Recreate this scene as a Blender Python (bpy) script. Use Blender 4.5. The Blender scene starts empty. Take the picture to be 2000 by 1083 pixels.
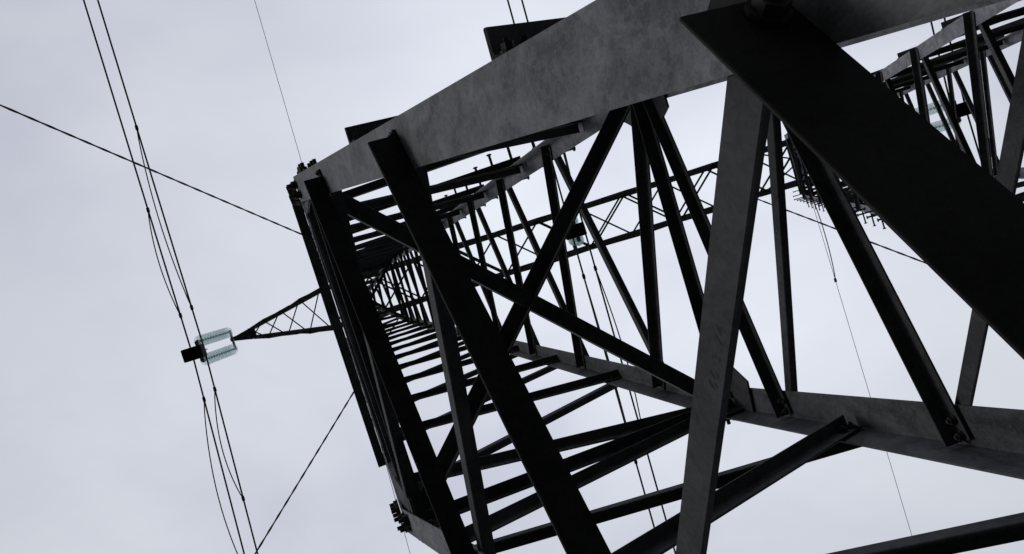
import bpy, math, random
from mathutils import Vector, Matrix
random.seed(7)
scene = bpy.context.scene
COL = scene.collection
V = Vector

# ------------------------------------------------------------------ camera
CAM = V((-1.09412, -0.15542, 1.61894))
R0 = V((0.95404904, 0.29926816, 0.0151324))       # image right
R1 = V((-0.29832866, 0.9533667, -0.04573787))     # image down
R2 = V((-0.02811461, 0.03912175, 0.99883885))     # view direction
cd = bpy.data.cameras.new('camera'); cam = bpy.data.objects.new('camera', cd); COL.objects.link(cam)
cam.matrix_world = Matrix(((R0.x, -R1.x, -R2.x, CAM.x), (R0.y, -R1.y, -R2.y, CAM.y), (R0.z, -R1.z, -R2.z, CAM.z), (0, 0, 0, 1)))
cd.sensor_width = 36; cd.lens = 1537.4 / 2000 * 36
cd.clip_start = 0.01; cd.clip_end = 2000
scene.camera = cam

# ------------------------------------------------------------------ sky and light (overcast)
SUN_EL, SUN_AZ = math.radians(16), math.radians(190)   # azimuth measured from +x towards +y
world = bpy.data.worlds.new("World"); scene.world = world; world.use_nodes = True
nt = world.node_tree; N = nt.nodes; L = nt.links
for n in list(N): N.remove(n)
wout = N.new('ShaderNodeOutputWorld'); bg = N.new('ShaderNodeBackground')
sky = N.new('ShaderNodeTexSky'); sky.sky_type = 'NISHITA'; sky.sun_disc = False
sky.sun_elevation = SUN_EL; sky.sun_rotation = math.radians(90) - SUN_AZ
tc = N.new('ShaderNodeTexCoord'); mp = N.new('ShaderNodeMapping'); mp.inputs['Scale'].default_value = (1.0, 1.6, 1.0)
mp.inputs['Rotation'].default_value = (0, 0, 0.7); mp.inputs['Location'].default_value = (0.35, 0.1, 0.2)
n1 = N.new('ShaderNodeTexNoise'); n1.inputs['Scale'].default_value = 1.7; n1.inputs['Detail'].default_value = 5; n1.inputs['Roughness'].default_value = 0.5
n1.inputs['Distortion'].default_value = 0.3
cr = N.new('ShaderNodeValToRGB')
cr.color_ramp.elements[0].position = 0.36; cr.color_ramp.elements[0].color = (5.95, 6.15, 7.15, 1)
cr.color_ramp.elements[1].position = 0.64; cr.color_ramp.elements[1].color = (7.55, 7.95, 8.6, 1)
mx = N.new('ShaderNodeMixRGB'); mx.inputs['Fac'].default_value = 0.965
L.new(tc.outputs['Generated'], mp.inputs['Vector']); L.new(mp.outputs['Vector'], n1.inputs['Vector'])
L.new(n1.outputs['Fac'], cr.inputs['Fac']); L.new(sky.outputs['Color'], mx.inputs['Color1']); L.new(cr.outputs['Color'], mx.inputs['Color2'])
sxyz = N.new('ShaderNodeSeparateXYZ'); L.new(tc.outputs['Generated'], sxyz.inputs['Vector'])
mr = N.new('ShaderNodeMapRange'); mr.inputs['From Min'].default_value = 0.0; mr.inputs['From Max'].default_value = 0.95
mr.inputs['To Min'].default_value = 0.25; mr.inputs['To Max'].default_value = 1.0
L.new(sxyz.outputs['Z'], mr.inputs['Value'])      # an overcast sky is about three times brighter overhead than at the horizon
# thinner cloud where the hidden sun brightens the overcast
dt = N.new('ShaderNodeVectorMath'); dt.operation = 'DOT_PRODUCT'; dt.inputs[1].default_value = tuple((R0 * .17 - R1 * .14 + R2).normalized())
L.new(tc.outputs['Generated'], dt.inputs[0])
m2_ = N.new('ShaderNodeMapRange'); m2_.interpolation_type = 'SMOOTHSTEP'; m2_.inputs['From Min'].default_value = 0.88; m2_.inputs['From Max'].default_value = 1.0
m2_.inputs['To Min'].default_value = 1.0; m2_.inputs['To Max'].default_value = 1.17; L.new(dt.outputs['Value'], m2_.inputs['Value'])
mm = N.new('ShaderNodeMath'); mm.operation = 'MULTIPLY'; L.new(mr.outputs['Result'], mm.inputs[0]); L.new(m2_.outputs['Result'], mm.inputs[1])
mul = N.new('ShaderNodeVectorMath'); mul.operation = 'SCALE'
L.new(mx.outputs['Color'], mul.inputs[0]); L.new(mm.outputs[0], mul.inputs['Scale'])
L.new(mul.outputs['Vector'], bg.inputs['Color']); bg.inputs['Strength'].default_value = 0.1
L.new(bg.outputs['Background'], wout.inputs['Surface'])
sd = bpy.data.lights.new('sun', 'SUN'); sd.energy = 0.6; sd.angle = math.radians(20); sd.color = (1, 0.97, 0.93)
sun = bpy.data.objects.new('sun', sd); COL.objects.link(sun)
sdir = V((math.cos(SUN_EL) * math.cos(SUN_AZ), math.cos(SUN_EL) * math.sin(SUN_AZ), math.sin(SUN_EL)))
sun.rotation_euler = sdir.to_track_quat('Z', 'Y').to_euler()
scene.view_settings.view_transform = 'Standard'; scene.view_settings.look = 'None'
scene.view_settings.exposure = 0; scene.view_settings.gamma = 1
scene.cycles.max_bounces = 8; scene.cycles.transparent_max_bounces = 64

# ------------------------------------------------------------------ materials
def steel(name, c0, c1, rough=0.55, metal=0.35, scale=9, bump=0.15, streak=None):
    m = bpy.data.materials.new(name); m.use_nodes = True
    n = m.node_tree.nodes; l = m.node_tree.links; b = n['Principled BSDF']
    t = n.new('ShaderNodeTexCoord')
    mpp = n.new('ShaderNodeMapping'); mpp.inputs['Scale'].default_value = streak or (1, 1, 0.5)
    l.new(t.outputs['Object'], mpp.inputs['Vector'])
    a = n.new('ShaderNodeTexNoise'); a.inputs['Scale'].default_value = scale; a.inputs['Detail'].default_value = 8; a.inputs['Roughness'].default_value = 0.65
    a.inputs['Distortion'].default_value = 0.8
    v = n.new('ShaderNodeTexVoronoi'); v.inputs['Scale'].default_value = scale * 9
    l.new(mpp.outputs['Vector'], a.inputs['Vector']); l.new(t.outputs['Object'], v.inputs['Vector'])
    f = n.new('ShaderNodeTexNoise'); f.inputs['Scale'].default_value = scale * 22; f.inputs['Detail'].default_value = 3
    l.new(t.outputs['Object'], f.inputs['Vector'])
    ad = n.new('ShaderNodeMath'); ad.operation = 'MULTIPLY_ADD'; ad.inputs[1].default_value = 0.12
    vc = n.new('ShaderNodeSeparateColor'); l.new(v.outputs['Color'], vc.inputs['Color'])
    l.new(vc.outputs['Red'], ad.inputs[0]); l.new(a.outputs['Fac'], ad.inputs[2])
    ad2 = n.new('ShaderNodeMath'); ad2.operation = 'MULTIPLY_ADD'; ad2.inputs[1].default_value = 0.30
    l.new(f.outputs['Fac'], ad2.inputs[0]); l.new(ad.outputs[0], ad2.inputs[2])
    r = n.new('ShaderNodeValToRGB'); r.color_ramp.elements[0].position = 0.52; r.color_ramp.elements[1].position = 0.92
    r.color_ramp.elements[0].color = (*c0, 1); r.color_ramp.elements[1].color = (*c1, 1)
    l.new(ad2.outputs[0], r.inputs['Fac']); l.new(r.outputs['Color'], b.inputs['Base Color'])
    b.inputs['Specular IOR Level'].default_value = 0.2; b.inputs['Roughness'].default_value = rough; b.inputs['Metallic'].default_value = metal
    rr = n.new('ShaderNodeMapRange'); rr.inputs['To Min'].default_value = rough - 0.1; rr.inputs['To Max'].default_value = rough + 0.15
    l.new(ad2.outputs[0], rr.inputs['Value']); l.new(rr.outputs['Result'], b.inputs['Roughness'])
    bp = n.new('ShaderNodeBump'); bp.inputs['Strength'].default_value = bump; bp.inputs['Distance'].default_value = 0.002
    l.new(ad2.outputs[0], bp.inputs['Height']); l.new(bp.outputs['Normal'], b.inputs['Normal'])
    return m
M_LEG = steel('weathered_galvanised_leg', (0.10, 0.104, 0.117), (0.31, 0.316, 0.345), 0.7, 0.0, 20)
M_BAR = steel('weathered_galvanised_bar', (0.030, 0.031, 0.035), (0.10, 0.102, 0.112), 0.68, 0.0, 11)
M_BAR_SHADED = steel('shaded_black_bar', (0.010, 0.010, 0.010), (0.042, 0.041, 0.040), 0.75, 0.0, 14)  # bar steel darkened to near black: shade of the outer left braces in the colour
M_LEG_SHADED = steel('shaded_galvanised_leg', (0.042, 0.044, 0.049), (0.15, 0.154, 0.167), 0.65, 0.0, 20)  # darker copy of the leg steel, with the shade on leg three painted in
M_PLATE = steel('weathered_galvanised_plate', (0.035, 0.036, 0.04), (0.11, 0.112, 0.12), 0.65, 0.0, 10)
M_BOLT = steel('rusty_bolt_steel', (0.035, 0.03, 0.028), (0.09, 0.085, 0.085), 0.6, 0.3, 40)
M_CABLE = steel('stranded_cable', (0.03, 0.03, 0.033), (0.07, 0.07, 0.075), 0.6, 0.3, 20)
M_WEIGHT = steel('cast_iron_weight', (0.012, 0.013, 0.013), (0.03, 0.03, 0.03), 0.7, 0.2, 20)
M_SILVER = steel('bright_zinc', (0.28, 0.27, 0.29), (0.42, 0.41, 0.43), 0.5, 0.3, 20)
def glass():
    m = bpy.data.materials.new('insulator_glass'); m.use_nodes = True
    n = m.node_tree.nodes; l = m.node_tree.links; b = n['Principled BSDF']; out = n['Material Output']
    t = n.new('ShaderNodeTexCoord'); a = n.new('ShaderNodeTexNoise'); a.inputs['Scale'].default_value = 12
    r = n.new('ShaderNodeValToRGB'); r.color_ramp.elements[0].color = (0.60, 0.72, 0.71, 1); r.color_ramp.elements[1].color = (0.74, 0.84, 0.83, 1)
    l.new(t.outputs['Object'], a.inputs['Vector']); l.new(a.outputs['Fac'], r.inputs['Fac']); l.new(r.outputs['Color'], b.inputs['Base Color'])
    b.inputs['Roughness'].default_value = 0.12
    tl = n.new('ShaderNodeBsdfTranslucent'); l.new(r.outputs['Color'], tl.inputs['Color'])
    m1 = n.new('ShaderNodeMixShader'); m1.inputs[0].default_value = 0.6; l.new(b.outputs[0], m1.inputs[1]); l.new(tl.outputs[0], m1.inputs[2])
    tr = n.new('ShaderNodeBsdfTransparent'); tr.inputs['Color'].default_value = (0.965, 0.99, 0.988, 1)
    lw = n.new('ShaderNodeLayerWeight'); lw.inputs['Blend'].default_value = 0.35
    mr_ = n.new('ShaderNodeMapRange'); mr_.inputs['To Min'].default_value = 0.10; mr_.inputs['To Max'].default_value = 0.95; l.new(lw.outputs['Facing'], mr_.inputs['Value'])
    m2 = n.new('ShaderNodeMixShader'); l.new(mr_.outputs['Result'], m2.inputs[0]); l.new(tr.outputs[0], m2.inputs[1]); l.new(m1.outputs[0], m2.inputs[2])
    l.new(m2.outputs[0], out.inputs['Surface'])
    return m
M_GLASS = glass()
def ground_mat():
    m = bpy.data.materials.new('meadow_ground'); m.use_nodes = True
    n = m.node_tree.nodes; l = m.node_tree.links; b = n['Principled BSDF']
    t = n.new('ShaderNodeTexCoord'); a = n.new('ShaderNodeTexNoise'); a.inputs['Scale'].default_value = 0.8; a.inputs['Detail'].default_value = 10
    l.new(t.outputs['Object'], a.inputs['Vector'])
    r = n.new('ShaderNodeValToRGB'); r.color_ramp.elements[0].position = 0.35; r.color_ramp.elements[1].position = 0.68
    r.color_ramp.elements[0].color = (0.012, 0.014, 0.009, 1); r.color_ramp.elements[1].color = (0.035, 0.036, 0.024, 1)
    l.new(a.outputs['Fac'], r.inputs['Fac']); l.new(r.outputs['Color'], b.inputs['Base Color']); b.inputs['Roughness'].default_value = 0.95
    b.inputs['Specular IOR Level'].default_value = 0.1
    return m
def concrete():
    m = bpy.data.materials.new('footing_concrete'); m.use_nodes = True
    n = m.node_tree.nodes; l = m.node_tree.links; b = n['Principled BSDF']
    t = n.new('ShaderNodeTexCoord'); a = n.new('ShaderNodeTexNoise'); a.inputs['Scale'].default_value = 14; a.inputs['Detail'].default_value = 8
    l.new(t.outputs['Object'], a.inputs['Vector'])
    r = n.new('ShaderNodeValToRGB'); r.color_ramp.elements[0].color = (0.10, 0.10, 0.095, 1); r.color_ramp.elements[1].color = (0.24, 0.235, 0.22, 1)
    l.new(a.outputs['Fac'], r.inputs['Fac']); l.new(r.outputs['Color'], b.inputs['Base Color']); b.inputs['Roughness'].default_value = 0.9
    return m
M_GROUND = ground_mat(); M_CONC = concrete()

# ------------------------------------------------------------------ mesh helpers
class MB:
    def __init__(s): s.v = []; s.f = []; s.smooth = False
    def add(s, vs, fs):
        o = len(s.v); s.v += [tuple(x) for x in vs]; s.f += [tuple(i + o for i in f) for f in fs]
    def loft(s, polys, caps=True, closed=True):
        n = len(polys[0]); vs = [p for P in polys for p in P]; fs = []
        for k in range(len(polys) - 1):
            for i in range(n):
                j = (i + 1) % n
                fs.append((k * n + i, k * n + j, (k + 1) * n + j, (k + 1) * n + i))
        if caps: fs.append(tuple(range(n - 1, -1, -1))); fs.append(tuple(range((len(polys) - 1) * n, len(polys) * n)))
        s.add(vs, fs)
    def box(s, c, ax, ay, az):     # centre and three half-axis vectors
        vs = [c + ax * i + ay * j + az * k for i in (-1, 1) for j in (-1, 1) for k in (-1, 1)]
        s.add(vs, [(0, 1, 3, 2), (4, 6, 7, 5), (0, 4, 5, 1), (2, 3, 7, 6), (0, 2, 6, 4), (1, 5, 7, 3)])
    def tube(s, pts, r, n=8, twist=None):
        pts = [V(p) for p in pts]; rings = []; acc = 0; prev = None
        for i, p in enumerate(pts):
            d = (pts[min(i + 1, len(pts) - 1)] - pts[max(i - 1, 0)]).normalized()
            if prev is None:
                e = V((0, 0, 1)) if abs(d.z) < 0.9 else V((1, 0, 0)); a = d.cross(e).normalized()
            else:
                a = (prev - d * prev.dot(d)).normalized()
            prev = a; b = d.cross(a); rr = r[i] if isinstance(r, (list, tuple)) else r
            if i: acc += (p - pts[i - 1]).length
            ring = []
            for k in range(n):
                t = 2 * math.pi * k / n; q = rr
                if twist: q = rr * (1 + 0.22 * math.cos(2 * (t - acc / twist * 2 * math.pi)))
                ring.append(p + a * math.cos(t) * q + b * math.sin(t) * q)
            rings.append(ring)
        s.loft(rings)
    def lathe(s, c, ax, prof, n=20):   # prof: (distance along axis, radius)
        ax = ax.normalized(); e = V((0, 0, 1)) if abs(ax.z) < 0.9 else V((1, 0, 0)); a = ax.cross(e).normalized(); b = ax.cross(a)
        s.loft([[c + ax * h + (a * math.cos(2 * math.pi * k / n) + b * math.sin(2 * math.pi * k / n)) * r for k in range(n)] for h, r in prof])
    def prism(s, poly, d):
        s.loft([[V(q) for q in poly], [V(q) + d for q in poly]])
    def build(s, name, mat, parent=None, smooth=False, kind=None, bevel=0):
        me = bpy.data.meshes.new(name); me.from_pydata(s.v, [], s.f); me.update()
        import bmesh
        bm = bmesh.new(); bm.from_mesh(me); bmesh.ops.recalc_face_normals(bm, faces=bm.faces); bm.to_mesh(me); bm.free()
        me.materials.append(mat)
        if smooth:
            for p in me.polygons: p.use_smooth = True
        o = bpy.data.objects.new(name, me); COL.objects.link(o)
        if parent: o.parent = parent
        if kind: o['kind'] = kind
        if bevel:
            md = o.modifiers.new('bevel', 'BEVEL'); md.width = bevel; md.segments = 2; md.limit_method = 'ANGLE'; md.angle_limit = math.radians(40)
        return o
def thing(name, label, cat, loc=(0, 0, 0), group=None):
    o = bpy.data.objects.new(name, None); COL.objects.link(o); o.location = loc
    o['label'] = label; o['category'] = cat
    if group: o['group'] = group
    return o

# ------------------------------------------------------------------ ground
g = MB(); g.add([(-900, -900, -0.15), (900, -900, -0.15), (900, 900, -0.15), (-900, 900, -0.15)], [(0, 1, 2, 3)])
go = g.build('ground', M_GROUND); go['kind'] = 'structure'

# ------------------------------------------------------------------ the tower
TH, SR, EX, HC, DP = 0.2487, 3.9477, 0.1704, 17.05, 0.9023
S2 = SR + 11 * DP; S3 = (HC - 0.02) / math.cos(TH)
FLP, FLF, TL = 0.068, 0.069, 0.005
YV = V((0, 1, 0))
CR = {1: (-1, -1), 2: (1, -1), 3: (1, 1), 4: (-1, 1)}
tower = thing('lattice_tower', 'guyed lattice pylon of dark galvanised angle bars, two leaning masts under a long crossarm', 'pylon')

class Mast:
    def __init__(s, sg):
        s.sg = sg; s.a = V((sg * math.sin(TH), 0, math.cos(TH))); s.u = V((math.cos(TH), 0, -sg * math.sin(TH)))
        s.o = V((sg * EX, 0, 0)); s.top = S3
        s.mir = -sg        # +1 for the near mast, -1 for the mirrored one
    def heel(s, k, t):
        i, j = CR[k]; i *= s.mir; w = t / SR if t < SR else 1.0 if t <= S2 else 1 - 0.86 * (t - S2) / (S3 - S2)
        return s.o + s.a * t + s.u * (i * w / 2) + YV * (j * w / 2)
    def inward(s, k):     # directions of both flanges: along u and along y
        i, j = CR[k]; i *= s.mir
        return -s.u * i, -YV * j
FACES = {'right': (2, 3), 'bottom': (3, 4), 'left': (4, 1), 'top': (1, 2)}
# node heights along the mast, alternating between the first and the second leg of each face
FOOTS = {'left': [3.86, 3.50, 3.165, 2.83, 2.48, 2.134, 1.80, 1.52, 1.28], 'right': [3.78, 3.505, 3.10, 2.85, 2.46, 2.14, 1.82, 1.55, 1.3],
         'bottom': [3.85, 3.51, 3.17, 2.87, 2.47, 2.14, 1.82, 1.55, 1.3], 'top': [3.85, 3.50, 3.165, 2.84, 2.47, 2.14, 1.82, 1.55, 1.3]}

def face_frame(m, face, t):
    """outward normal of a face and the in-face directions at parameter t"""
    ka, kb = FACES[face]
    up = (m.heel(ka, t + 0.01) - m.heel(ka, t)).normalized()
    ac = (m.heel(kb, t) - m.heel(ka, t)).normalized()
    n = ac.cross(up).normalized()
    c = m.o + m.a * t
    if n.dot((m.heel(ka, t) + m.heel(kb, t)) / 2 - c) < 0: n = -n
    return n, up, ac
def node(m, face, leg, t, gauge):
    n, up, ac = face_frame(m, face, min(t, t))
    ka, kb = FACES[face]
    h = m.heel(leg, t)
    return h + (ac if leg == ka else -ac) * gauge

def angle_bar(mb, A, B, n, w, t, side, edge, ext=0.035, w2=None, ref=None, cope=0):
    """L section from A to B. n: outward normal of the face, side +1 outside / -1 inside,
    edge: +1 puts the outstanding flange on the upper edge, -1 on the lower edge."""
    w2 = w2 or w
    d = (B - A).normalized(); v = n.cross(d).normalized()
    ref = ref or V((0, 0, 1))
    if v.dot(ref) < 0: v = -v
    v = v * edge; s = n * side
    a = A - d * ext; b = B + d * ext
    r = t * 0.9
    L2 = [(w / 2, 0), (w / 2, w2 - t * .3), (w / 2 - t * .3, w2), (w / 2 - t, w2), (w / 2 - t, t + r), (w / 2 - t - r * .3, t + r * .3), (w / 2 - t - r, t), (-w / 2, t), (-w / 2, t * .3), (-w / 2 + t * .3, 0)]
    full = lambda q: [q + v * x + s * y for x, y in L2]
    if cope:
        cut = lambda q: [q + v * x + s * min(y, t) for x, y in L2]
        mb.loft([cut(a), cut(a + d * cope), full(a + d * (cope + .0005)), full(b)])
    else: mb.loft([full(a), full(b)])
def hexbolt(mb, c, n, r=0.009, head=0.009, shank=0.0):
    """nut with a thread end on one side of c along n"""
    e = V((0, 0, 1)) if abs(n.z) < 0.9 else V((1, 0, 0)); a = n.cross(e).normalized(); b = n.cross(a)
    rot = random.random() * 1.0
    ring = lambda h, q, m: [c + n * h + (a * math.cos(rot + 2 * math.pi * k / m) + b * math.sin(rot + 2 * math.pi * k / m)) * q for k in range(m)]
    mb.loft([ring(0, r * 1.25, 12), ring(0.0025, r * 1.25, 12)])
    mb.loft([ring(0.0025, r, 6), ring(0.0025 + head, r, 6)])
    if shank: mb.loft([ring(0.0025 + head, r * .52, 8), ring(0.0025 + head + shank, r * .52, 8)])

def leg_poly(h, di, dj, w, t):
    L2 = [(0, 0), (w, 0), (w, t * .7), (w - t * .3, t), (t * 1.8, t), (t * 1.2, t * 1.2), (t, t * 1.8), (t, w - t * .3), (t * .7, w), (0, w)]
    return [h + di * x + dj * y for x, y in L2]

def build_mast(m):
    near = m.sg == -1
    for k in CR:
        di, dj = m.inward(k)
        lo = MB(); lo.loft([leg_poly(m.heel(k, t), di, dj, FLF, .0038) for t in (0.62, SR)])
        ml = M_LEG_SHADED if k == 3 and near else M_LEG
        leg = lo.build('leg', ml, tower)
        up = MB(); up.loft([leg_poly(m.heel(k, t), di, dj, FLP, TL) for t in (SR + 0.002, S2)])
        tp_ = MB(); tp_.loft([leg_poly(m.heel(k, t), di, dj, FLP * .9, TL) for t in (S2 + 0.002, S3)]); tp_.build('leg', M_LEG, tower)
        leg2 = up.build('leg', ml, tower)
        m.__dict__.setdefault('legs', {})[k] = (leg, leg2)
    # foot: cap plate, cone and ball socket
    f = MB(); c = m.o + m.a * 0.62
    f.box(c - m.a * 0.012, m.u * 0.15, YV * 0.15, m.a * 0.012)
    f.lathe(c - m.a * 0.024, -m.a, [(0, 0.11), (0.14, 0.07), (0.30, 0.045), (0.34, 0.03)], 20)
    for q in range(4):
        dd = m.u * math.cos(q * math.pi / 2) + YV * math.sin(q * math.pi / 2)
        f.prism([c - m.a * .024 + dd * .14 - dd.cross(m.a) * .005, c - m.a * .024 - dd.cross(m.a) * .005 + dd * .02, c - m.a * .3 + dd * .02 - dd.cross(m.a) * .005], dd.cross(m.a) * .010)
    f.build('foot_plate', M_PLATE, tower)

masts = {1: Mast(-1), 2: Mast(1)}
for m in masts.values(): build_mast(m)

far = {'lacing_bar': MB()}
count = 0
def place_bar(m, face, la, ta, lb, tb, side, edge, w, t, name, tfr, bolts=True, ext=0.03, gauge=None, mat=None, w2=None, stuff=False, in_off=0.0, cope=0):
    n, up, ac = face_frame(m, face, tfr)
    gg = gauge if gauge is not None else (FLP * .55)
    A = node(m, face, la, ta, gg); B = node(m, face, lb, tb, gg)
    off = n * 0.0006 if side > 0 else -n * (TL + 0.0016 + in_off)
    if stuff:
        angle_bar(far['lacing_bar'], A + off, B + off, n, w, t, side, edge, ext, w2, up); return
    mb = MB(); angle_bar(mb, A + off, B + off, n, w, t, side, edge, ext, w2, up, cope)
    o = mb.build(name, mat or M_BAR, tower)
    d_ = (B - A).normalized()
    if bolts:
        d = (B - A).normalized()
        for P_ in (A, B):
            for q in ((-0.013, 0.013) if name != 'lacing_bar' else (0.0,)):
                b = MB(); hexbolt(b, P_ + off + n * side * t + d * q, n * side, 0.0065, 0.006, 0.004)
                hexbolt(b, P_ - (n * side) * (TL + .0012) + off * 1 + d * q, -n * side, 0.0065, 0.006, 0.003)
                b.build('bolt', M_BOLT, o)
    if cope > .03:
        b = MB(); c_ = A + off + d_ * (cope - ext + .012) + n * .016; v_ = n.cross(d_).normalized(); v_ = v_ if v_.z < 0 else -v_; hexbolt(b, c_ + v_ * (w / 2 + .0008), v_, 0.0085, 0.006, 0.002); b.build('bolt', M_BOLT, o)
    return o

# edges: which edge carries the outstanding flange, per face and side
EDGE = {('left', 1): -1, ('left', -1): 1, ('right', 1): 1, ('right', -1): 1, ('bottom', 1): 1, ('bottom', -1): 1, ('top', 1): 1, ('top', -1): 1}
for mi, m in masts.items():
    near = mi == 1
    # tapered foot, zigzag
    for face, (ka, kb) in FACES.items():
        FOOT = FOOTS[face]
        for i in range(len(FOOT) - 1):
            if not near and i > 3: continue
            la, lb = (ka, kb) if i % 2 == 0 else (kb, ka)
            side = (-1 if i % 2 == 0 else 1) * (1 if near else -1)
            ta, tb = FOOT[i], FOOT[i + 1]
            if (face, i) == ('right', 1): tb = 3.125
            if (face, i) == ('left', 5): ta, tb = 2.145, 1.82
            if (face, i) == ('left', 4): ta = 2.495
            if (face, i) == ('right', 3): ta, tb = 2.865, 2.472
            if (face, i) == ('bottom', 3): ta, tb = 2.89, 2.50
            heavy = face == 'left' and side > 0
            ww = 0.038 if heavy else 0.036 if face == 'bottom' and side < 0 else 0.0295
            br = place_bar(m, face, la, ta, lb, tb, side, EDGE[(face, side)], ww, 0.0018 if (face, i) == ('left', 5) else 0.0042, 'brace', (FOOT[i] + FOOT[i + 1]) / 2, bolts=near and not heavy, ext=0.012 if (face == 'left' and side > 0) else 0.022, gauge=FLF * .5, w2=0.0545 if (face, i) == ('left', 5) else 0.040 if heavy else 0.030, cope=(.018 if i == 1 else .0385 if i == 5 else .010) if heavy else 0, mat=M_BAR_SHADED if heavy and near else None)
            if near and (face, i) == ('left', 4): GREY = br
    if near: grey_brace = GREY
    # ring at the knee
    for face, (ka, kb) in FACES.items():
        n, up, ac = face_frame(m, face, SR + 0.1)
        place_bar(m, face, ka, SR - 0.115, kb, SR - 0.08, -1, 1, 0.033, 0.0045, 'ring_bar', SR + 0.1, bolts=False, ext=-0.01, gauge=0.03, in_off=0.007)
    # prismatic part
    k = 0; s0 = SR
    while s0 < S2 - 0.1:
        for face, (ka, kb) in FACES.items():
            t0 = s0 - (0.09 if k == 0 else 0)
            if near: stuff = s0 > SR + 9.4 * DP
            else: stuff = s0 > SR + 2.2 * DP
            sa_, sb_ = (-1, 1) if near else (1, -1)
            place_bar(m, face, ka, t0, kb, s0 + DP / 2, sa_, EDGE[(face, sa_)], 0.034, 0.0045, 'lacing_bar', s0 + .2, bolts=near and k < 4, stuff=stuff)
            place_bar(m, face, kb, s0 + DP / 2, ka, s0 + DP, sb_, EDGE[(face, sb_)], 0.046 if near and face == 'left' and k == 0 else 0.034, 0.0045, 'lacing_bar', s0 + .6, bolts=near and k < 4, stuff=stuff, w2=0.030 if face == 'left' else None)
        s0 += DP; k += 1
    # upper taper up to the hinge under the crossarm
    TT = [S2 + (SR - q) * 0.9 for q in (3.9477, 3.50, 3.10, 2.70, 2.30, 1.9, 1.5, 1.1, .7)]
    for face, (ka, kb) in FACES.items():
        for i in range(len(TT) - 1):
            la, lb = (ka, kb) if i % 2 == 0 else (kb, ka)
            place_bar(m, face, la, TT[i] + .03, lb, TT[i + 1], -1 if i % 2 == 0 else 1, 1, 0.038, 0.005, 'lacing_bar', (TT[i] + TT[i + 1]) / 2, stuff=True, gauge=.03, ext=.01)
        place_bar(m, face, ka, S2 - .03, kb, S2 - .03, -1, 1, 0.045, 0.0055, 'ring_bar', S2 - .1, bolts=False, ext=-0.01, gauge=0.03, in_off=0.007)
    hp = MB(); c = m.o + m.a * S3; hp.box(c, m.u * .11, YV * .11, m.a * .012); hp.lathe(c, V((0, 0, 1)), [(0, .05), (.12, .04)], 12); hp.build('hinge_plate', M_PLATE, tower)
    # diaphragm crosses at both knees
    for (a_, b_), dz, tk in (((1, 3), 0.0, SR), ((2, 4), 0.075, SR), ((1, 3), 0.0, S2 - .05), ((2, 4), 0.075, S2 - .05)):
        A = m.heel(a_, tk + dz * .4); B = m.heel(b_, tk + dz * .4); d = (B - A).normalized()
        mb = MB(); angle_bar(mb, A + d * .07 - m.a * .03, B - d * .07 - m.a * .03, -m.a, 0.044, 0.005, -1 if dz == 0 else 1, 1, 0, None, YV if dz == 0 else m.u * m.mir)
        mb.build('diaphragm_bar', M_BAR, tower)
    # gusset plates at the knee
    for face, (ka, kb) in FACES.items():
        n, up, ac = face_frame(m, face, SR + 0.1); n2, up2, ac2 = face_frame(m, face, SR - 0.2)
        for kk in (ka, kb):
            e = ac if kk == ka else -ac; h = m.heel(kk, SR)
            base = h - n * (TL + 0.0012)
            dn = (m.heel(kk, SR - .1) - h).normalized()
            def pt(x, y):
                return base + e * x + (m.a * y if y > 0 else dn * (-y))
            if kk == ka: poly = [pt(.004, .10), pt(.075, .10), pt(.155, .03), pt(.155, -.03), pt(.10, -.16), pt(.004, -.16)]
            else: poly = [pt(.004, .11), pt(.07, .11), pt(.10, .02), pt(.066, -.12), pt(.004, -.12)]
            if face == 'right' and kk == ka: poly = [pt(.004, .12), pt(.087, .11), pt(.104, .075), pt(.147, .002), pt(.13, -.17), pt(.092, -.27), pt(.004, -.27)]
            if face == 'right' and kk == kb: poly = [pt(.004, .11), pt(.07, .11), pt(.13, .03), pt(.142, -.13), pt(.09, -.24), pt(.004, -.22)]
            if 0: poly = [pt(.004, .11), pt(.07, .11), pt(.10, .02), pt(.066, -.17), pt(.004, -.17)]
            pb = MB(); pb.prism(poly, -n * 0.006)
            po = pb.build('gusset_plate', M_PLATE, tower)
            if near:
                for x, y in ((.022, .03), (.022, .075), (.05, .05), (.022, -.03), (.022, -.075), (.05, -.05), (.05, -.10), (.05, .015), (.05, .085)):
                    b = MB(); q = pt(x, y + (.05 if kk == 1 else .045 if y > 0 else .01) * (face == 'left'))
                    hexbolt(b, h + (q - base) + n * .0015, n, 0.0105, 0.010, 0.012)
                    hexbolt(b, q - n * .006, -n, 0.0105, 0.009, 0.003)
                    b.build('bolt', M_BOLT, po)

# stamped erection mark on the wide grey brace
def stamp(o, A, B, n, txt, size):
    cu = bpy.data.curves.new('stamped_mark', 'FONT'); cu.body = txt; cu.size = size; cu.align_x = 'CENTER'; cu.align_y = 'CENTER'; cu.space_character = 1.35
    cu.fill_mode = 'NONE'; cu.bevel_depth = size * 0.014; cu.extrude = 0.0
    tmp = bpy.data.objects.new('tmp', cu); COL.objects.link(tmp)
    bpy.context.view_layer.update()
    me = bpy.data.meshes.new_from_object(tmp.evaluated_get(bpy.context.evaluated_depsgraph_get())); bpy.data.objects.remove(tmp)
    x = (A - B).normalized(); z = n; y = z.cross(x)
    M = Matrix(((x.x, y.x, z.x, 0), (x.y, y.y, z.y, 0), (x.z, y.z, z.z, 0), (0, 0, 0, 1))); c = (A * .64 + B * .36) + n * .0006
    me.transform(Matrix.Translation(c) @ M)
    me.name = 'stamped_mark'; me.materials.clear(); me.materials.append(M_PLATE)
    me.materials[0] = M_BAR; q = bpy.data.objects.new('stamped_mark', me); COL.objects.link(q); q.parent = o
m = masts[1]; n, up, ac = face_frame(m, 'left', 2.3)
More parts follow.
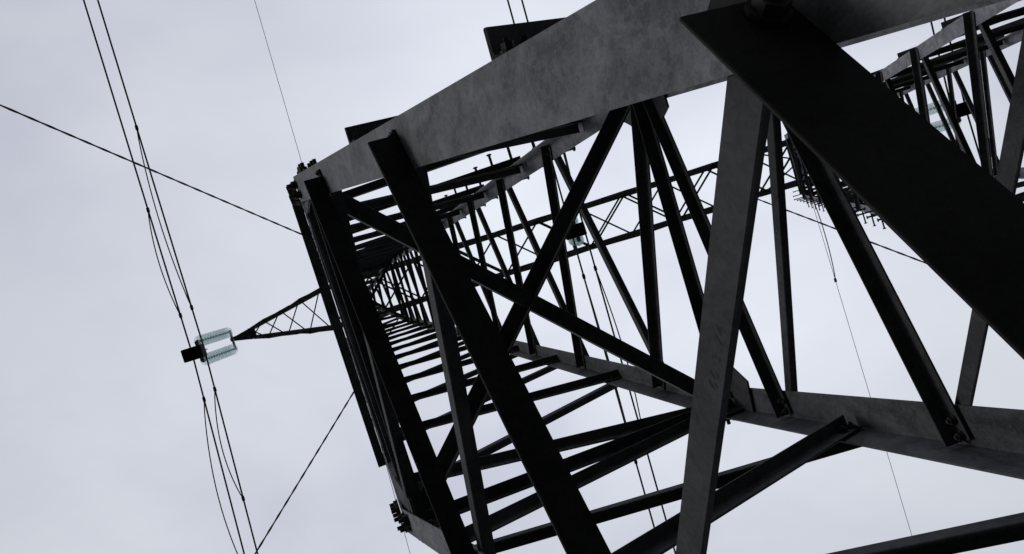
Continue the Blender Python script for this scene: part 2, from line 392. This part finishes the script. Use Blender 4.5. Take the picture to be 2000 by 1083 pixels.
stamp(grey_brace, node(m, 'left', 1, 2.12, FLF * .5), node(m, 'left', 4, 2.48, FLF * .5), n, "66 3 74", 0.0125)

# ------------------------------------------------------------------ step bolts
def step_bolts(m, kk, s0, s1, ds, out, alt):
    i = 0; t = s0
    while t < s1:
        h = m.heel(kk, t); di, dj = m.inward(kk)
        b = MB()
        for o in (out, alt):
          base = h + (di if abs(o.y) > .5 else dj) * .035
          b.tube([base, base + o * 0.125], 0.007, 8); b.lathe(base + o * 0.125, o, [(0, .007), (0.002, .014), (.007, .014), (.010, .009)], 10)
          hexbolt(b, base, o, .012, .009)
        b.build('step_bolt', M_BOLT, tower); t += ds; i += 1
step_bolts(masts[1], 2, SR + 1.0, SR + 9.2, 0.40, V((0, -1, 0)), masts[1].u)
step_bolts(masts[2], 3, 7.0, S2 + .8, 0.42, V((0, 1, 0)), -masts[2].u)

# ------------------------------------------------------------------ crossarm
b2 = 0.4386; HT = 0.71; XC, YC = -0.28, -0.04; XA = 4.93
U = 0.7444      # metres per design unit along the crossarm
def X_(x): return XC + U * x
def Y_(y): return YC + U * y
def chord(pts, inn_y, inn_z, w=0.085, t=0.008, name='crossarm_chord'):
    mb = MB(); mb.loft([leg_poly(V(p), inn_y, inn_z, w, t) for p in pts]); return mb.build(name, M_LEG, tower)
TIPX, TIPZ = 6.886, HC
for y in (-1, 1):
    for z, iz in ((HC, 1), (HC + HT, -1)):
        chord([(XC - XA, YC + y * b2, z), (XC + XA, YC + y * b2, z)], YV * -y, V((0, 0, iz)))
for sx in (-1, 1):
    for y in (-1, 1):
        for z, iz in ((HC, 1), (HC + HT, -1)):
            chord([(XC + sx * (XA + .004), YC + y * b2, z), (XC + sx * TIPX, YC + y * 0.04 + 0.02, TIPZ + (0.04 if iz > 0 else 0.15))], YV * -y, V((0, 0, iz)), w=.058, t=.006)
lac = []
def lace(A, B, n, w=0.034, t=0.0045, side=1):
    mb = MB(); angle_bar(mb, V(A), V(B), n, w, t, side, 1, 0.004, None, V((0.3, 0.2, 1))); mb.build('crossarm_lacing', M_BAR, tower)
xs = [XC + U * (-6.6 + i * 1.2) for i in range(12)]
for i in range(11):
    s = -1 if i % 2 == 0 else 1
    q = b2 - .03
    lace((xs[i], YC - s * q, HC), (xs[i + 1], YC + s * q, HC), V((0, 0, -1)))
    lace((xs[i], YC + s * q, HC + HT), (xs[i + 1], YC - s * q, HC + HT), V((0, 0, 1)))
    lace((xs[i], YC - s * q, HC + HT - .02), (xs[i + 1], YC + s * q, HC + HT - .02), V((0, 0, -1)))
    for y in (-1, 1):
        lace((xs[i], YC + y * b2, HC + (.03 if s > 0 else HT - .03)), (xs[i + 1], YC + y * b2, HC + (HT - .03 if s > 0 else .03)), V((0, y, 0)))
def arm_splices():
    for sx in (-1, 1):
        for y in (-1, 1):
            for f0, f1 in ((.0, .2), (.36, .52), (.66, .8)):
                p, q = armpt(sx, f0, y, False), armpt(sx, f1, y, False); o = V((0, y * .006, -.006))
                mb = MB(); mb.loft([leg_poly(z + o, YV * -y, V((0, 0, 1)), .072, .006) for z in (p, q)]); mb.build('splice_angle', M_LEG, tower)
def armpt(sx, f, y, top):
    x = XC + sx * (XA + (TIPX - XA) * f)
    return V((x, YC + (y * b2) * (1 - f) + (y * .04 + .02) * f, (HC + (HT if top else 0)) * (1 - f) + (TIPZ + (0.15 if top else 0.04)) * f))
arm_splices()
fr = [0, .24, .46, .66, .83]
for sx in (-1, 1):
    for i in range(4):
        s = 1 if i % 2 == 0 else -1
        lace(armpt(sx, fr[i], -s, False), armpt(sx, fr[i + 1], s, False), V((0, 0, -1)), 0.024)
        lace(armpt(sx, fr[i], s, False) + V((0, 0, .012)), armpt(sx, fr[i + 1], -s, False) + V((0, 0, .012)), V((0, 0, -1)), 0.024)
        for y in (-1, 1): lace(armpt(sx, fr[i], y, s > 0), armpt(sx, fr[i + 1], y, s < 0), V((0, y, 0)), 0.024)
    lace(armpt(sx, 0, -1, False), armpt(sx, 0, 1, False), V((0, 0, -1)), 0.035)
    tp = MB(); pz = TIPZ + .02
    tp.prism([V((XC + sx * 6.42, YC - .075, pz)), V((XC + sx * 6.42, YC + .105, pz)), V((XC + sx * 6.95, YC + .05, pz)), V((XC + sx * 6.95, YC - .02, pz))], V((0, 0, -.01)))
    for q in (6.5, 6.62, 6.74, 6.86):
        hexbolt(tp, V((XC + sx * q, YC + 0.02 + random.uniform(-.02, .02), pz - .01)), V((0, 0, -1)), .015, .015, .01)
    tp.build('tip_plate', M_PLATE, tower)
# hanger beams and sleeves on the chords
for x in [-5.5, -3.3, -1.7, -.1, 2.0, 3.7, 5.4]:
    for y in (-1, 1):
        mb = MB(); mb.loft([leg_poly(V((xx, YC + y * (b2 + .009), HC - .009)), YV * -y, V((0, 0, 1)), .10, .007) for xx in (X_(x) - .165, X_(x) + .165)])
        mb.build('splice_angle', M_LEG, tower)
hb = MB()
xm = X_(.14)
for yy in (-.08, .08): hb.box(V((xm, Y_(-.02) + yy, HC - .04)), V((.02, 0, 0)), V((0, .008, 0)), V((0, 0, .05)))
hb.box(V((xm, YC, HC - .005)), V((.04, 0, 0)), V((0, b2, 0)), V((0, 0, .010))); hb.build('hanger_beam', M_LEG, tower)
# earth wire peaks
for A in (V((X_(-6.70), YC, HC + HT + .9)), V((X_(7.16), YC, HC + HT + .9))):
    sx = 1 if A.x > 0 else -1
    f0, f1 = (-5.18, -4.3) if sx < 0 else (4.62, 3.8)
    for x_, y_ in ((f0, -b2), (f0, b2), (f1, -b2), (f1, b2)):
        Bq = V((x_, YC + y_, HC + HT)); mb = MB(); angle_bar(mb, Bq, A, V((0, y_, 0)).normalized(), .035, .005, 1, 1, .0); mb.build('peak_bar', M_BAR, tower)
far['lacing_bar'].build('lacing_bar', M_BAR, tower, kind='stuff')

# ------------------------------------------------------------------ concrete footing under the two masts
ft = MB(); ft.loft([[V((x, y, z)) for x, y in ((-.75, -.5), (.75, -.5), (.75, .5), (-.75, .5))] for z in (-.4, .05)])
fo = ft.build('concrete_footing', M_CONC, bevel=0.02)
fo['label'] = 'low rectangular concrete footing under the feet of the two masts'; fo['category'] = 'footing'
sa = MB()
for sg in (-1, 1):
    sa.lathe(V((sg * (EX + .06), 0, .045)), V((0, 0, 1)), [(0, .16), (.02, .16), (.02, .08), (.13, .06), (.20, .035)], 20)
sa.build('bearing_seat', M_PLATE, fo)

# ------------------------------------------------------------------ insulators
def insulator(x, yc, label):
    zt = HC - 0.075
    t = thing('insulator_assembly', label, 'insulator', (x, yc, HC), 'double glass insulator strings under the crossarm')
    mv = lambda o: o
    sp = 0.172; nd = 12; pitch = 0.1185; z0 = zt - .135
    L0 = V((x, yc, HC))
    def fin(mb, name, mat, parent, **k):
        mb.v = [tuple(V(q) - L0) for q in mb.v]; return mb.build(name, mat, parent, **k)
    tb = MB(); tb.box(V((x, yc, zt - .022)), V((.015, 0, 0)), V((0, sp + .035, 0)), V((0, 0, .026)))
    tb.tube([(x, yc, zt), (x, yc, HC + .02)], .014, 8); fin(tb, 'top_yoke', M_LEG, t)
    for sy in (-1, 1):
        for i in range(nd):
            c = V((x, yc + sy * sp, z0 - i * pitch))
            d = MB(); d.lathe(c, V((0, 0, -1)), [(q * .75, r * .75) for q, r in [(0, .035), (.012, .09), (.028, .132), (.040, .14), (.046, .134), (.040, .11), (.050, .10), (.042, .082), (.052, .07), (.045, .05), (.048, .03)]], 24)
            do = fin(d, 'glass_disc', M_GLASS, t, smooth=True)
            cp = MB(); cp.lathe(c + V((0, 0, .026)), V((0, 0, -1)), [(0, .010), (.004, .020), (.028, .024)], 12); cp.lathe(c - V((0, 0, .036)), V((0, 0, -1)), [(0, .008), (.055, .008)], 8)
            fin(cp, 'metal_cap', M_SILVER, do)
    zb = z0 - nd * pitch
    by = MB(); by.box(V((x, yc, zb - .015)), V((.034, 0, 0)), V((0, sp + .015, 0)), V((0, 0, .045)))
    for sy in (-1, 1): by.lathe(V((x, yc + sy * sp, zb + .045)), V((0, 0, -1)), [(0, .015), (.015, .037), (.075, .037), (.09, .022)], 12)
    fin(by, 'bottom_yoke', M_SILVER, t)
    wb = MB(); wb.box(V((x - .03, yc, zb - .215)), V((.182, 0, 0)), V((0, .115, 0)), V((0, 0, .10)))
    fin(wb, 'counterweight', M_WEIGHT, t, bevel=.022)
    hg = MB(); hg.box(V((x, yc, zb - .075)), V((.14, 0, 0)), V((0, .009, 0)), V((0, 0, .045)))
    for dx in (-.12, .12):
        hg.box(V((x + dx, yc, zb - .127)), V((.015, 0, 0)), V((0, .08, 0)), V((0, 0, .018)))
        hg.tube([(x + dx, yc, zb - .07), (x + dx, yc, zb - .21)], .009, 8)
    fin(hg, 'suspension_clamp', M_LEG, t)
    return zb - .127
zc = insulator(X_(-9.22), Y_(0.04), 'pair of pale green glass insulator strings hanging from the left tip of the crossarm')
insulator(X_(0.14), Y_(-0.02), 'pair of glass insulator strings seen end-on under the middle of the crossarm between the masts')
insulator(X_(9.32), Y_(-0.02), 'pair of glass insulator strings hanging from the right crossarm tip, behind the upper right bracing')

# ------------------------------------------------------------------ conductors
def wire_pts(x, yc, z, m, drop, y0, y1, n=90, off=None):
    pts = []
    for i in range(n + 1):
        f = i / n; y = y0 + (y1 - y0) * f
        a = abs(y - yc); zz = z - drop * a + drop * a * a / 320.0
        pts.append(V((x + m * (y - yc), y, zz)))
    return pts
def cable(name, pts, r, label, group, twist=None, n=8, cat='power line'):
    mb = MB(); mb.tube(pts, r, n, twist); o = mb.build(name, M_CABLE, None, smooth=True)
    o['label'] = label; o['category'] = cat
    if group: o['group'] = group
    return o
def path_y(ys):
    return ys
def dense(yc, near=12):
    ys = [yc + s * v for s, v in [(-1, q) for q in (160, 120, 90, 60, 40, 25, 16)]] + [yc - near + i * (2 * near) / 60 for i in range(61)] + [yc + q for q in (16, 25, 40, 60, 90, 120, 160)]
    return ys
def cond(x, yc, z, m, drop, name, label, group, r=0.016):
    pts = [V((x + m * (y - yc), y, z - drop * abs(y - yc) + drop * (y - yc) ** 2 / 320)) for y in dense(yc)]
    return cable(name, pts, r, label, group)
def damper(parent, x, yc, z, m, drop, ya, yb, sag, side=0.0):
    x = X_(x); yc = Y_(yc); ya = Y_(ya); yb = Y_(yb); sag *= U; side *= U
    """festoon damper rope clamped to the wire at ya and yb, hanging below it"""
    pts = []; n = 18
    for i in range(n + 1):
        f = i / n; y = ya + (yb - ya) * f
        pts.append(V((x + m * (y - yc) + side * math.sin(math.pi * f), y, z - drop * abs(y - yc) - sag * math.sin(math.pi * f) ** 0.8)))
    mb = MB(); mb.tube(pts, .0105, 6)
    for y in (ya, yb):
        c = V((x + m * (y - yc), y, z - drop * abs(y - yc))); d = V((m, 1, 0)).normalized()
        mb.lathe(c - d * .045, d, [(0, .018), (.01, .028), (.08, .028), (.09, .018)], 8)
    mb.build('vibration_damper', M_CABLE, parent, smooth=True)
G1 = 'bundled power conductors crossing overhead'
wires = [(-9.36, .04, -.045, 'outermost'), (-9.05, .04, -.045, 'inner'), (0.02, -.02, -.03, 'left'), (.33, -.02, -.03, 'right'), (9.17, -.02, -.02, 'left'), (9.48, -.02, -.02, 'right')]
labs = ['outer black cable of the left pair, passing over the black counterweight', 'inner black cable of the left pair, touching the lower ends of the green insulators',
        'left cable of the pair running between the two masts', 'right cable of the pair running between the two masts',
        'inner cable of the pair at the right arm, seen in small gaps of the bracing', 'outermost cable on the right, passing the black counterweight behind the upper right bracing']
cw = []
for (x, yc, m, _), lb in zip(wires, labs):
    cw.append(cond(X_(x), Y_(yc), zc, m, .05, 'power_cable', lb, G1, .0155))
# damper ropes: near the left pair and the middle pair
damper(cw[0], -9.36, .04, zc, -.045, .05, 1.15, 5.6, .45, -.05)
damper(cw[0], -9.36, .04, zc, -.045, .05, -.9, -3.45, .22, -.02)
damper(cw[1], -9.05, .04, zc, -.045, .05, 1.0, 3.65, .36, -.03)
damper(cw[1], -9.05, .04, zc, -.045, .05, -1.0, -5.3, .25, -.02)
damper(cw[2], 0.02, -.02, zc, -.03, .05, 1.05, 5.5, .5, .0)
damper(cw[3], .33, -.02, zc, -.03, .05, .95, 5.2, .5, .08)
damper(cw[3], .33, -.02, zc, -.03, .05, -1.0, -4.0, .5, .0)
G2 = 'thin earth wires over the mast tops'
zE = HC + HT + .9
e1 = cond(X_(-6.70), YC, zE, -.04, .04, 'earth_wire', 'thin earth wire passing over the top of the left mast', G2, .0055)
e2 = cond(X_(7.16), YC, zE, -.012, .04, 'earth_wire', 'thin earth wire passing over the top of the right mast', G2, .0055)

damper(e2, 7.16, 0, zE, -.012, .04, .7, 3.6, .3, -.02)
# ------------------------------------------------------------------ guys
def guy(T, A, label):
    T = V(T); A = V(A); n = int((A - T).length / 0.055); d = (A - T)
    t = thing('guy_wire', label, 'guy wire', (A.x, A.y, -0.15), 'steel guy wires from the crossarm to the ground')
    pts = [T + d * (i / n) for i in range(n + 1)]
    loc = V((A.x, A.y, -0.15))
    mb = MB(); mb.tube([p - loc for p in pts], .0135, 8, twist=.5); mb.build('strand', M_CABLE, t, smooth=True)
    bl = MB(); bl.box(V((0, 0, -.05)), V((.35, 0, 0)), V((0, .35, 0)), V((0, 0, .18))); bl.build('anchor_block', M_CONC, t, bevel=.02)
    ry = MB(); dd = d.normalized(); ry.tube([A - dd * 1.0 - loc, A + dd * .1 - loc], .022, 8); ry.build('anchor_rod', M_PLATE, t)
guy((-3.93, -.485, 17.0), (-14.65, -12, 0), 'stranded guy wire running to the upper left of the photo, crossing the left cables')
guy((-3.72, .405, 17.0), (-14.87, 12, 0), 'stranded guy wire running down to the bottom left from behind the left mast')
guy((3.44, .405, 17.0), (13.97, 12, 0), 'stranded guy wire running down right from the top of the right mast')
guy((3.44, -.485, 17.0), (14.3, -12, 0), 'stranded guy wire mostly hidden behind the thick leg at upper right')
